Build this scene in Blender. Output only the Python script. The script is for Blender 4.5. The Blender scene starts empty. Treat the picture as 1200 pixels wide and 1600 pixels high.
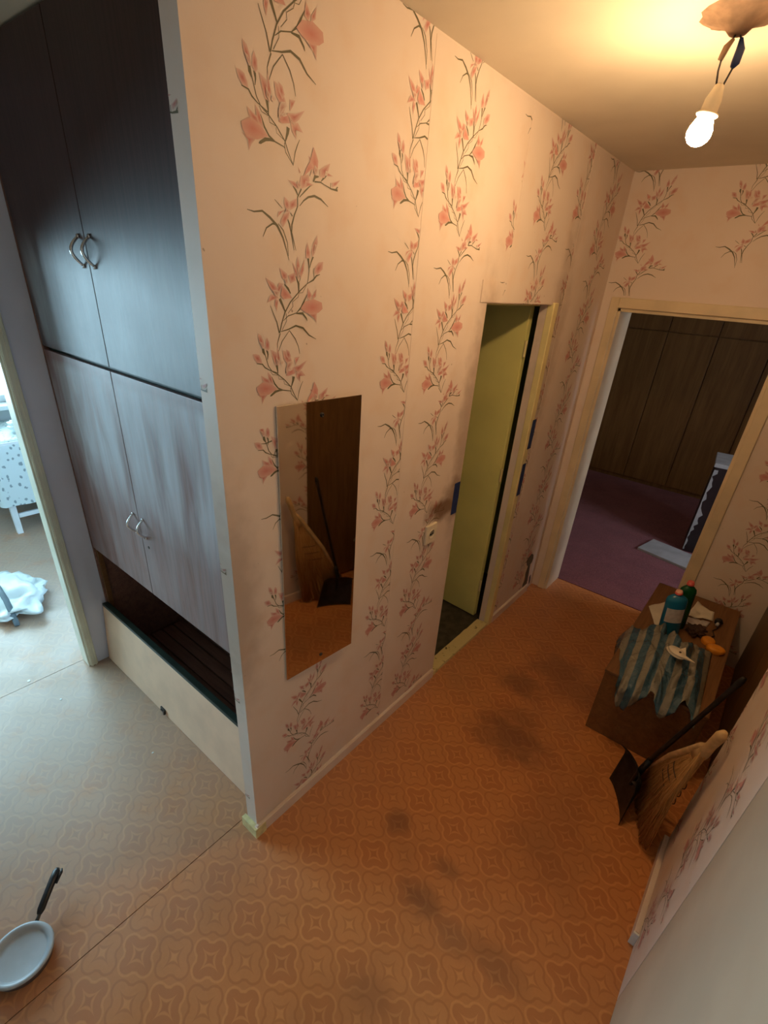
import bpy, bmesh, math, random
from mathutils import Vector, Matrix, noise as mnoise

# ------------------------------------------------------------------ camera
C = bpy.context.scene.collection
scene = bpy.context.scene
cam_d = bpy.data.cameras.new('camera'); cam = bpy.data.objects.new('camera', cam_d); C.objects.link(cam)
F, CX, CY = 763.26, 600.86, 851.80
R_ = ((0.7693548, 0.6354063, 0.0659696), (0.3488973, -0.3314370, -0.8765958), (-0.5351297, 0.6974298, -0.4766843))
m = Matrix.Identity(4)
for i in range(3):
    m[i][0] = R_[0][i]; m[i][1] = -R_[1][i]; m[i][2] = -R_[2][i]
m[0][3], m[1][3], m[2][3] = 1.0560906, -0.6727249, 2.0103865
cam.matrix_world = m
cam_d.sensor_fit = 'VERTICAL'; cam_d.sensor_height = 36.0; cam_d.sensor_width = 27.0
cam_d.lens = F / 1600 * 36.0
cam_d.shift_x = (600 - CX) / 1600; cam_d.shift_y = (CY - 800) / 1600
cam_d.clip_start = 0.02
scene.camera = cam

# ------------------------------------------------------------------ light and exposure
scene.view_settings.view_transform = 'Standard'; scene.view_settings.look = 'None'
scene.view_settings.gamma = 1.0; scene.view_settings.use_curve_mapping = False
scene.view_settings.exposure = 0.0
W = bpy.data.worlds.new('world'); scene.world = W; W.use_nodes = True
W.node_tree.nodes['Background'].inputs[0].default_value = (0.62, 0.88, 1.0, 1)
W.node_tree.nodes['Background'].inputs[1].default_value = 3.0
def area(name, loc, target, sx, sy, power, col):
    d = bpy.data.lights.new(name, 'AREA'); d.shape = 'RECTANGLE'; d.size = sx; d.size_y = sy
    d.energy = power; d.color = col
    o = bpy.data.objects.new(name, d); C.objects.link(o); o.location = loc
    o.rotation_euler = (Vector(target) - Vector(loc)).to_track_quat('-Z', 'Y').to_euler()
    return o
area('window_daylight', (-4.32, -0.8, 1.60), (-2.0, -0.8, 1.55), 3.5, 1.4, 275, (0.50, 0.82, 1.0))   # daylight through the left room's window
area('far_window_daylight', (3.05, 3.40, 1.55), (0.0, 4.9, 0.5), .85, 1.2, 30, (0.88, 0.84, 1.0))        # the far room's window
BULB_STRENGTH = 500.0
BULB_COLOR = (1.0, 0.64, 0.32, 1)

# ------------------------------------------------------------------ helpers
def link(name, bm, mat=None, parent=None, smooth=False, mats=None):
    me = bpy.data.meshes.new(name); bm.normal_update(); bm.to_mesh(me); bm.free()
    for x in (mats or ([mat] if mat else [])): me.materials.append(x)
    if smooth:
        for p in me.polygons: p.use_smooth = True
    o = bpy.data.objects.new(name, me); C.objects.link(o)
    if parent: o.parent = parent; o.matrix_parent_inverse = Matrix.Identity(4)
    return o
def empty(name, loc=(0, 0, 0), rz=0.0, label=None, cat=None, group=None, kind=None):
    o = bpy.data.objects.new(name, None); C.objects.link(o); o.location = loc; o.rotation_euler = (0, 0, rz)
    o.empty_display_size = 0.05
    return tag(o, label, cat, group, kind)
def tag(o, label=None, cat=None, group=None, kind=None):
    if label: o['label'] = label
    if cat: o['category'] = cat
    if group: o['group'] = group
    if kind: o['kind'] = kind
    return o
def NB(): return bmesh.new()
def box(bm, lo, hi, mi=0, M=None):
    vs = [Vector((x, y, z)) for x in (lo[0], hi[0]) for y in (lo[1], hi[1]) for z in (lo[2], hi[2])]
    if M: vs = [M @ v for v in vs]
    v = [bm.verts.new(p) for p in vs]
    for f in ((0, 1, 3, 2), (4, 6, 7, 5), (0, 4, 5, 1), (2, 3, 7, 6), (0, 2, 6, 4), (1, 5, 7, 3)):
        bm.faces.new([v[i] for i in f]).material_index = mi
    return v
def bbox(lo, hi, bev=0.003, seg=2, M=None):
    bm = NB(); box(bm, lo, hi, 0, M)
    if bev: bmesh.ops.bevel(bm, geom=bm.edges[:], offset=bev, segments=seg, affect='EDGES', profile=0.6)
    return bm
def tube(bm, pts, rad, n=8, cap=True, flat=1.0, mi=0):
    pts = [Vector(p) for p in pts]
    if not hasattr(rad, '__len__'): rad = [rad] * len(pts)
    rings = []; up = None
    for i, p in enumerate(pts):
        d = (pts[min(i + 1, len(pts) - 1)] - pts[max(i - 1, 0)]).normalized()
        if up is None: up = Vector((0, 0, 1)) if abs(d.z) < .9 else Vector((1, 0, 0))
        a = d.cross(up).normalized(); b = a.cross(d).normalized(); up = b
        rings.append([bm.verts.new(p + (a * math.cos(t) + b * math.sin(t) * flat) * rad[i]) for t in [2 * math.pi * k / n for k in range(n)]])
    for r0, r1 in zip(rings, rings[1:]):
        for k in range(n): bm.faces.new([r0[k], r0[(k + 1) % n], r1[(k + 1) % n], r1[k]]).material_index = mi
    if cap:
        bm.faces.new(rings[0][::-1]).material_index = mi; bm.faces.new(rings[-1]).material_index = mi
    return rings
def lathe(bm, prof, n=24, M=Matrix.Identity(4), sx=1.0, sy=1.0, mi=0):
    rings = []
    for r, z in prof:
        if r < 1e-5: rings.append([bm.verts.new(M @ Vector((0, 0, z)))])
        else: rings.append([bm.verts.new(M @ Vector((r * sx * math.cos(2 * math.pi * k / n), r * sy * math.sin(2 * math.pi * k / n), z))) for k in range(n)])
    for a, b in zip(rings, rings[1:]):
        for k in range(n):
            k2 = (k + 1) % n
            if len(a) == 1 and len(b) == 1: continue
            if len(a) == 1: f = bm.faces.new([a[0], b[k], b[k2]])
            elif len(b) == 1: f = bm.faces.new([a[k], a[k2], b[0]])
            else: f = bm.faces.new([a[k], a[k2], b[k2], b[k]])
            f.material_index = mi
    return rings
def sheet(bm, fn, nu, nv, thick=0.0):
    """surface from fn(s,t) -> point; optional thickness along the normal"""
    g = [[Vector(fn(i / nu, j / nv)) for j in range(nv + 1)] for i in range(nu + 1)]
    V = [[bm.verts.new(p) for p in r] for r in g]
    for i in range(nu):
        for j in range(nv): bm.faces.new([V[i][j], V[i + 1][j], V[i + 1][j + 1], V[i][j + 1]])
    if thick:
        bm.normal_update()
        Wv = [[bm.verts.new(v.co - v.normal * thick) for v in r] for r in V]
        for i in range(nu):
            for j in range(nv): bm.faces.new([Wv[i][j], Wv[i][j + 1], Wv[i + 1][j + 1], Wv[i + 1][j]])
        for i in range(nu):
            bm.faces.new([V[i][0], Wv[i][0], Wv[i + 1][0], V[i + 1][0]]); bm.faces.new([V[i][nv], V[i + 1][nv], Wv[i + 1][nv], Wv[i][nv]])
        for j in range(nv):
            bm.faces.new([V[0][j], V[0][j + 1], Wv[0][j + 1], Wv[0][j]]); bm.faces.new([V[nu][j], Wv[nu][j], Wv[nu][j + 1], V[nu][j + 1]])
def fb(x, y, z=0.0, o=3): return mnoise.fractal(Vector((x, y, z)), 1.0, 2.0, o)

# ------------------------------------------------------------------ materials
class N:
    def __init__(s, name):
        s.m = bpy.data.materials.new(name); s.m.use_nodes = True; s.t = s.m.node_tree
        s.b = s.t.nodes['Principled BSDF']; s.out = s.t.nodes['Material Output']
    def put(s, inp, v):
        if isinstance(v, bpy.types.NodeSocket): s.t.links.new(v, inp)
        else:
            if hasattr(inp.default_value, '__len__') and not hasattr(v, '__len__'): v = (v,) * len(inp.default_value)
            if hasattr(v, '__len__') and len(v) == 3 and len(inp.default_value) == 4: v = (*v, 1)
            inp.default_value = v
    def n(s, typ, **kw):
        nd = s.t.nodes.new(typ)
        for k, v in kw.items(): setattr(nd, k, v)
        return nd
    def M(s, op, a, b=None, c=None, clamp=False):
        nd = s.n('ShaderNodeMath', operation=op); nd.use_clamp = clamp
        for i, v in enumerate((a, b, c)):
            if v is not None: s.put(nd.inputs[i], v)
        return nd.outputs[0]
    def V(s, op, a, b=None):
        nd = s.n('ShaderNodeVectorMath', operation=op); s.put(nd.inputs[0], a)
        if b is not None: s.put(nd.inputs[1], b)
        return nd.outputs['Value'] if op in ('DOT_PRODUCT', 'LENGTH', 'DISTANCE') else nd.outputs[0]
    def mix(s, f, a, b, blend='MIX'):
        nd = s.n('ShaderNodeMix', data_type='RGBA', blend_type=blend)
        s.put(nd.inputs[0], f); s.put(nd.inputs[6], a); s.put(nd.inputs[7], b); return nd.outputs[2]
    def pos(s): return s.n('ShaderNodeNewGeometry').outputs['Position']
    def obj(s): return s.n('ShaderNodeTexCoord').outputs['Object']
    def uv(s): return s.n('ShaderNodeTexCoord').outputs['UV']
    def noise(s, vec, scale, detail=3, rough=.5, dist=0.0):
        nd = s.n('ShaderNodeTexNoise'); s.put(nd.inputs['Vector'], vec); nd.inputs['Scale'].default_value = scale
        nd.inputs['Detail'].default_value = detail; nd.inputs['Roughness'].default_value = rough; nd.inputs['Distortion'].default_value = dist
        return nd.outputs['Fac']
    def stretch(s, vec, sc):
        nd = s.n('ShaderNodeMapping'); s.put(nd.inputs['Vector'], vec); nd.inputs['Scale'].default_value = sc; return nd.outputs[0]
    def ramp(s, f, a, b, lo=0.0, hi=1.0):
        nd = s.n('ShaderNodeMapRange', interpolation_type='SMOOTHSTEP'); s.put(nd.inputs[0], f)
        for i, v in enumerate((a, b, lo, hi)): nd.inputs[i + 1].default_value = v
        return nd.outputs[0]
    def sep(s, vec):
        nd = s.n('ShaderNodeSeparateXYZ'); s.put(nd.inputs[0], vec); return nd.outputs
    def blob(s, p, c, r, soft=0.5, n=None):
        """1 inside an (ellipsoidal) spot at c with radii r; n = noise added to the distance"""
        d = s.V('LENGTH', s.V('DIVIDE', s.V('SUBTRACT', p, c), r))
        if n is not None: d = s.M('ADD', d, n)
        return s.ramp(d, 1 - soft, 1 + soft, 1, 0)
    def bump(s, h, strength=.2, dist=.002):
        nd = s.n('ShaderNodeBump'); s.put(nd.inputs['Height'], h); nd.inputs['Strength'].default_value = strength
        nd.inputs['Distance'].default_value = dist; s.t.links.new(nd.outputs[0], s.b.inputs['Normal'])
    def fin(s, col, rough=.6, metal=0.0, spec=.5, **kw):
        s.put(s.b.inputs['Base Color'], col); s.put(s.b.inputs['Roughness'], rough); s.put(s.b.inputs['Metallic'], metal)
        s.put(s.b.inputs['Specular IOR Level'], spec)
        for k, v in kw.items(): s.put(s.b.inputs[k], v)
        return s.m
def plain(name, col, rough=.6, var=.12, scale=18, metal=0.0, spec=.5, bump=.1, **kw):
    x = N(name); p = x.obj(); nz = x.noise(p, scale, 4)
    c = x.mix(x.ramp(nz, .3, .7), tuple(v * (1 - var) for v in col), tuple(min(1, v * (1 + var)) for v in col))
    if bump: x.bump(x.noise(p, scale * 6, 3), bump, .001)
    return x.fin(c, rough, metal, spec, **kw)

def wallpaper_mat(ink=True):
    x = N('floral_wallpaper' if ink else 'plain_wallpaper'); p = x.pos()
    n1 = x.noise(p, 1.6, 3); n2 = x.noise(p, 9, 4); fine = x.noise(p, 420, 2)
    base = x.mix(x.ramp(n1, .3, .7), (0.76, 0.65, 0.565), (0.80, 0.685, 0.61))
    base = x.mix(x.M('MULTIPLY', x.ramp(n2, .45, .8), .35), base, (0.72, 0.52, 0.37))
    at = x.n('ShaderNodeAttribute', attribute_name='ink')
    am = x.n('ShaderNodeAttribute', attribute_name='ink_amount')
    col = x.mix(am.outputs['Fac'], base, at.outputs['Color']) if ink else base
    # handling dirt and soot of its own shape
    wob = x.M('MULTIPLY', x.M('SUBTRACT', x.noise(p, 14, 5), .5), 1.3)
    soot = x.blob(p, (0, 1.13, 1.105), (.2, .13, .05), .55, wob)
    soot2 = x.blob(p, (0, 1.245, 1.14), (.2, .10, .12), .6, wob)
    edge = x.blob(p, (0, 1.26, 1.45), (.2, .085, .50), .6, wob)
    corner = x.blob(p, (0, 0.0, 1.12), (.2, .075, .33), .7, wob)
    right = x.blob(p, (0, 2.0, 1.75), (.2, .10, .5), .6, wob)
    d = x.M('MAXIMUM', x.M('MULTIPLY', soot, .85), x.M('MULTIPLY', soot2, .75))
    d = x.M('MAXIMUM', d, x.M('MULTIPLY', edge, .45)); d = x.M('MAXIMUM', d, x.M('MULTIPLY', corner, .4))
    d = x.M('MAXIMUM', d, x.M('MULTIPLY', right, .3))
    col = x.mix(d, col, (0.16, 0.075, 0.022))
    specks = x.ramp(x.noise(p, 60, 1), .80, .82)
    col = x.mix(x.M('MULTIPLY', specks, .5), col, (0.15, 0.08, 0.04))
    x.bump(x.M('ADD', x.M('MULTIPLY', fine, .5), x.M('MULTIPLY', x.noise(p, 5, 2), 5)), .16, .002)
    return x.fin(col, .55, 0, .35)

def lino_mat():
    x = N('patterned_linoleum'); p = x.pos()
    dist = x.M('MULTIPLY', x.M('SUBTRACT', x.noise(p, 3, 2), .5), .05)
    u = x.M('ADD', x.V('DOT_PRODUCT', p, (5.708, 6.388, 0)), -.94); v = x.M('ADD', x.V('DOT_PRODUCT', p, (4.961, -6.354, 0)), -1.448)
    u = x.M('ADD', u, dist); v = x.M('ADD', v, dist)
    iu = x.M('FLOOR', x.M('ADD', u, .5)); iv = x.M('FLOOR', x.M('ADD', v, .5))
    par = x.M('ABSOLUTE', x.M('SUBTRACT', x.M('PINGPONG', x.M('ADD', iu, iv), 1.0), 1.0))   # 1 on dark cells
    au = x.M('ABSOLUTE', x.M('SUBTRACT', u, iu)); av = x.M('ABSOLUTE', x.M('SUBTRACT', v, iv))
    def L2(a, b): return x.M('SQRT', x.M('ADD', x.M('MULTIPLY', a, a), x.M('MULTIPLY', b, b)))
    lobe = x.M('SUBTRACT', L2(x.M('SUBTRACT', au, .235), x.M('SUBTRACT', av, .235)), .235)
    cross = x.M('SUBTRACT', x.M('MAXIMUM', au, av), .392)
    shape = x.M('SMOOTH_MIN', lobe, cross, .04)         # <0 inside the clover
    line = x.ramp(x.M('ABSOLUTE', x.M('ADD', shape, .012)), .016, .042, 1, 0)
    a = x.M('ABSOLUTE', x.M('ADD', au, av)); b = x.M('ABSOLUTE', x.M('SUBTRACT', au, av))
    st = x.M('ADD', x.M('SQRT', a), x.M('SQRT', x.M('ADD', b, .0004)))
    ring = x.ramp(x.M('ABSOLUTE', x.M('SUBTRACT', st, .68)), .05, .13, 1, 0)
    core = x.ramp(st, .48, .56, 1, 0)
    inside = x.ramp(shape, -.03, .0, 1, 0)
    light, dark, mid = (0.78, 0.36, 0.12), (0.42, 0.145, 0.040), (0.59, 0.235, 0.072)
    gr = x.noise(p, 90, 4)
    cellc = x.mix(par, (0.61, 0.250, 0.079), (0.52, 0.192, 0.058))
    col = x.mix(inside, mid, cellc)
    linec = x.mix(par, dark, light); l2 = x.mix(par, light, dark)
    col = x.mix(x.M('MULTIPLY', line, .58), col, linec)
    col = x.mix(x.M('MULTIPLY', ring, .5), col, linec)
    col = x.mix(x.M('MULTIPLY', core, .45), col, l2)
    col = x.mix(x.M('MULTIPLY', gr, .35), col, dark, 'MIX')
    # worn, dirty patches of their own shape
    wob = x.M('MULTIPLY', x.M('SUBTRACT', x.noise(p, 11, 5, .6), .5), 2.0)
    d = None
    for (cx, cy, rx, ry, k) in ((.56, 1.16, .19, .12, .85), (.42, 1.55, .12, .10, .8), (.52, 1.30, .12, .07, .6), (.56, 1.80, .16, .17, .7), (.72, 1.72, .14, .14, .5),
            (.64, .24, .075, .045, .8), (.40, .42, .05, .05, .7), (.66, .40, .05, .03, .6), (.80, .22, .07, .05, .5), (.95, .26, .09, .05, .5), (.69, -.09, .07, .05, .35), (.5, 2.2, .3, .3, .3), (.9, .9, .12, .3, .35)):
        bl = x.M('MULTIPLY', x.blob(p, (cx, cy, 0), (rx, ry, 1), .7, wob), k)
        d = bl if d is None else x.M('MAXIMUM', d, bl)
    col = x.mix(x.M('MULTIPLY', d, .7), col, (0.12, 0.045, 0.022))
    grime = x.M('MULTIPLY', x.ramp(x.noise(p, 2.2, 5, .6), .45, .75), .32)
    col = x.mix(grime, col, (0.22, 0.10, 0.045))
    xs = x.sep(p)[0]
    gd = x.ramp(xs, -1.2, .55, 1, 0)                      # left room's cool daylight greyed into the floor colour, along with some dust
    dust_daylight = x.M('MULTIPLY', x.ramp(x.noise(p, 3.5, 5, .65), .05, .55), x.M('MULTIPLY', gd, .66))
    col = x.mix(dust_daylight, col, (0.40, 0.385, 0.34))
    rgh = x.M('ADD', .30, x.M('MULTIPLY', x.noise(p, 6, 4), .3))
    x.bump(x.M('ADD', x.M('MULTIPLY', line, .5), x.M('MULTIPLY', x.noise(p, 8, 3), 2.0)), .12, .002)
    return x.fin(col, rgh, 0, .5)

def lacquer(name, tone, dust_sheen=.5):
    x = N(name); p = x.pos()
    s = x.stretch(p, (4.5, 4.5, .8)); g = x.noise(s, 2.6, 4, .55, .4)
    fine = x.noise(x.stretch(p, (60, 60, 2.0)), 2, 3)
    col = x.mix(x.ramp(fine, .3, .7), tuple(v * .8 for v in tone), tuple(v * 1.25 for v in tone))
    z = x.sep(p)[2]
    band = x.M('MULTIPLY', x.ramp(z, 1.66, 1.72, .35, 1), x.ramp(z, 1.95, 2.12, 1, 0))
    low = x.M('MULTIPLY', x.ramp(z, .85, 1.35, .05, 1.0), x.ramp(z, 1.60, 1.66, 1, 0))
    sheen_fac = x.M('MULTIPLY', x.ramp(g, .12, .74), x.M('MULTIPLY', x.M('MAXIMUM', band, low), dust_sheen))
    col = x.mix(sheen_fac, col, (0.66, 0.72, 0.79))  # bluish window sheen painted into the door colour, broken up with dust streaks
    r = x.M('ADD', x.M('MULTIPLY', sheen_fac, .25), x.M('ADD', .44, x.M('MULTIPLY', x.noise(p, 5, 3), .12)))
    x.bump(x.noise(x.stretch(p, (3, 3, 1.0)), 2, 2), .25, .004)
    return x.fin(col, r, 0, .42, **{'Coat Weight': .18, 'Coat IOR': 1.5, 'Coat Roughness': .42})

def wood(name, c0, c1, axis=2, sc=1.0, rough=.45, spec=.4):
    x = N(name); p = x.obj(); k = [14 * sc] * 3; k[axis] = 1.0 * sc
    g = x.noise(x.stretch(p, tuple(k)), 2.5, 6, .6, .8); f = x.noise(x.stretch(p, tuple(v * 5 for v in k)), 2, 3)
    col = x.mix(x.ramp(g, .3, .7), c0, c1); col = x.mix(x.M('MULTIPLY', x.ramp(f, .45, .75), .35), col, tuple(v * .55 for v in c0))
    x.bump(f, .08, .001)
    return x.fin(col, rough, 0, spec)

def glass_mat(name):
    x = N(name); tr = x.n('ShaderNodeBsdfTransparent'); gl = x.n('ShaderNodeBsdfGlossy'); gl.inputs['Roughness'].default_value = .03
    fr = x.n('ShaderNodeFresnel'); fr.inputs[0].default_value = 1.45; mx = x.n('ShaderNodeMixShader')
    x.t.links.new(fr.outputs[0], mx.inputs[0]); x.t.links.new(tr.outputs[0], mx.inputs[1]); x.t.links.new(gl.outputs[0], mx.inputs[2])
    x.t.links.new(mx.outputs[0], x.out.inputs[0]); return x.m

MAT = {}
MAT['paper'] = wallpaper_mat(); MAT['paper_plain'] = wallpaper_mat(False); MAT['lino'] = lino_mat()
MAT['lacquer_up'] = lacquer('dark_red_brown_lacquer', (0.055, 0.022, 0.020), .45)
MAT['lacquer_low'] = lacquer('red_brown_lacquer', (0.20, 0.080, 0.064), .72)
MAT['ceiling'] = plain('yellowed_ceiling_paint', (0.76, 0.69, 0.56), .85, .05, 2.5, bump=.15)
MAT['plaster'] = plain('lavender_grey_wall_paint', (0.74, 0.77, 0.92), .7, .05, 3)
MAT['kitchen'] = plain('white_room_paint', (0.72, 0.76, 0.74), .8, .05, 3)
MAT['cream'] = plain('cream_gloss_paint', (0.78, 0.68, 0.34), .35, .08, 6)
MAT['cream_far'] = plain('ivory_gloss_paint', (0.72, 0.60, 0.40), .35, .08, 6)
MAT['mint'] = plain('pale_green_gloss_paint', (0.80, 0.81, 0.68), .35, .08, 6)
MAT['door_pale'] = plain('pale_grey_green_door_paint', (0.58, 0.50, 0.38), .4, .06, 4)
MAT['leaf'] = plain('yellow_green_gloss_paint', (0.86, 0.82, 0.31), .28, .06, 3)
MAT['bath'] = plain('green_bathroom_paint', (0.36, 0.42, 0.14), .5, .1, 3)
MAT['darkfloor'] = plain('dark_worn_concrete', (0.055, 0.05, 0.035), .7, .35, 20)
MAT['brown_door'] = wood('brown_door_veneer', (0.125, 0.062, 0.020), (0.185, 0.098, 0.034), 2, 1, .4)
MAT['panel'] = wood('dark_brown_wood_panels', (0.15, 0.072, 0.020), (0.21, 0.112, 0.034), 2, .45, .40)
MAT['chest'] = wood('brown_chest_veneer', (0.175, 0.078, 0.026), (0.23, 0.108, 0.038), 1, .8, .5)
MAT['interior'] = wood('dark_brown_board', (0.20, 0.10, 0.075), (0.30, 0.15, 0.11), 0, 1, .5)
MAT['beech'] = plain('bare_beige_hardboard', (0.88, 0.62, 0.44), .6, .06, 8)
MAT['black'] = plain('black_plastic', (0.012, 0.013, 0.016), .35, .2, 20)
MAT['edge_green'] = plain('dark_green_edge_paint', (0.020, 0.035, 0.028), .4, .2, 20)
MAT['chrome'] = plain('chrome', (0.75, 0.76, 0.78), .18, .05, 20, metal=1.0, bump=0)
MAT['steel'] = plain('dark_steel', (0.10, 0.095, 0.09), .45, .3, 30, metal=.8)
MAT['soot'] = plain('blackened_iron', (0.028, 0.026, 0.026), .42, .4, 25, metal=.6)
MAT['white_plastic'] = plain('ivory_plastic', (0.78, 0.70, 0.55), .4, .05, 20)
MAT['bag_white'] = plain('white_plastic_film', (0.78, 0.86, 0.84), .35, .06, 12)
MAT['white'] = plain('white_paint', (0.80, 0.84, 0.84), .45, .05, 8)
MAT['tape'] = plain('blue_tape', (0.012, 0.035, 0.14), .5, .15, 30)
MAT['brown_paint'] = plain('brown_plaster_patch', (0.30, 0.19, 0.12), .8, .25, 25)
MAT['yellow_plaster'] = plain('chipped_yellow_paint', (0.74, 0.66, 0.34), .6, .15, 30)
MAT['straw'] = wood('broom_straw', (0.40, 0.20, 0.06), (0.58, 0.33, 0.12), 2, 3, .6)
MAT['handle_wood'] = plain('pale_bound_straw', (0.62, 0.42, 0.20), .6, .15, 30)
MAT['thread'] = plain('dark_thread', (0.05, 0.03, 0.02), .7)
MAT['paper_white'] = plain('white_paper', (0.74, 0.68, 0.55), .7, .06, 10)
MAT['rag'] = plain('brown_rag', (0.075, 0.035, 0.020), .8, .4, 14)
MAT['orange'] = plain('orange_rubber', (0.80, 0.30, 0.015), .45, .1, 14)
MAT['blue_bottle'] = plain('blue_bottle_plastic', (0.010, 0.16, 0.30), .25, .1, 10)
MAT['green_bottle'] = plain('green_bottle_plastic', (0.006, 0.085, 0.025), .25, .1, 10)
MAT['pink_cap'] = plain('pink_cap_plastic', (0.75, 0.13, 0.11), .4)
MAT['pale_cap'] = plain('pale_pink_plastic', (0.72, 0.42, 0.33), .4)
MAT['label'] = plain('pale_label_paper', (0.55, 0.52, 0.50), .5, .12, 40)
MAT['pan'] = plain('grey_enamel', (0.42, 0.46, 0.50), .35, .08, 12)
MAT['pan_side'] = plain('dark_pan_side', (0.09, 0.08, 0.09), .4, .2, 12)
MAT['board'] = plain('pale_blue_grey_paint', (0.40, 0.44, 0.46), .5, .12, 9)
MAT['darkbox'] = plain('blackish_brown_veneer', (0.022, 0.014, 0.016), .45, .2, 9)
MAT['glass'] = glass_mat('window_glass')
def mirror_mat():
    x = N('old_mirror_glass'); p = x.pos(); sp = x.ramp(x.noise(p, 34, 2), .74, .80)
    return x.fin(x.mix(x.M('MULTIPLY', sp, .5), (0.62, 0.60, 0.56), (0.2, 0.17, 0.14)), x.M('ADD', .03, x.M('MULTIPLY', sp, .2)), 1.0)
MAT['mirror'] = mirror_mat()
def carpet_mat():
    x = N('wine_carpet'); p = x.pos(); n1 = x.noise(p, 260, 3); n2 = x.noise(p, 3.0, 5, .6)
    col = x.mix(x.ramp(n2, .35, .7), (0.15, 0.052, 0.060), (0.21, 0.080, 0.090)); col = x.mix(x.ramp(n1, .4, .7), col, (0.32, 0.12, 0.14))
    cr = x.M('ABSOLUTE', x.M('SINE', x.M('ADD', x.M('MULTIPLY', x.V('DOT_PRODUCT', p, (2.2, -1.6, 0)), 3.0), x.M('MULTIPLY', n2, 3))))
    x.bump(x.M('ADD', n1, x.M('MULTIPLY', cr, 2.0)), .5, .006); return x.fin(col, .95, 0, .1, **{'Sheen Weight': .1})
MAT['carpet'] = carpet_mat()
def bag_mat():
    x = N('striped_shopping_bag_film'); uv = x.uv(); s = x.sep(uv); w = x.M('SINE', x.M('MULTIPLY', x.M('ADD', s[0], x.M('MULTIPLY', x.noise(uv, 3, 2), .05)), 6.2832 * 7.3))
    st = x.ramp(w, -.25, .15); thin = x.noise(uv, 30, 3)
    col = x.mix(st, (0.26, 0.24, 0.18), (0.008, 0.085, 0.15)); col = x.mix(x.M('MULTIPLY', thin, .3), col, (0.22, 0.25, 0.24))
    x.bump(x.noise(uv, 9, 6, .65, 1.8), .9, .012); return x.fin(col, .24, 0, .8)
MAT['bag'] = bag_mat()
def cloth_mat():
    x = N('printed_tablecloth'); p = x.pos(); v = x.n('ShaderNodeTexVoronoi'); x.put(v.inputs['Vector'], x.stretch(p, (1, 1, .7))); v.inputs['Scale'].default_value = 30
    d = x.M('ADD', v.outputs['Distance'], x.M('MULTIPLY', x.M('SUBTRACT', x.noise(p, 60, 2), .5), .5))
    col = x.mix(x.ramp(d, .20, .32, 1, 0), (0.66, 0.76, 0.76), (0.25, 0.32, 0.34))
    return x.fin(col, .6)
MAT['cloth'] = cloth_mat()
def emis(name, col, k):
    x = N(name); e = x.n('ShaderNodeEmission'); e.inputs[0].default_value = col; e.inputs[1].default_value = k
    x.t.links.new(e.outputs[0], x.out.inputs[0]); return x.m
MAT['bulb'] = emis('glowing_bulb', BULB_COLOR, BULB_STRENGTH)

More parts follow.
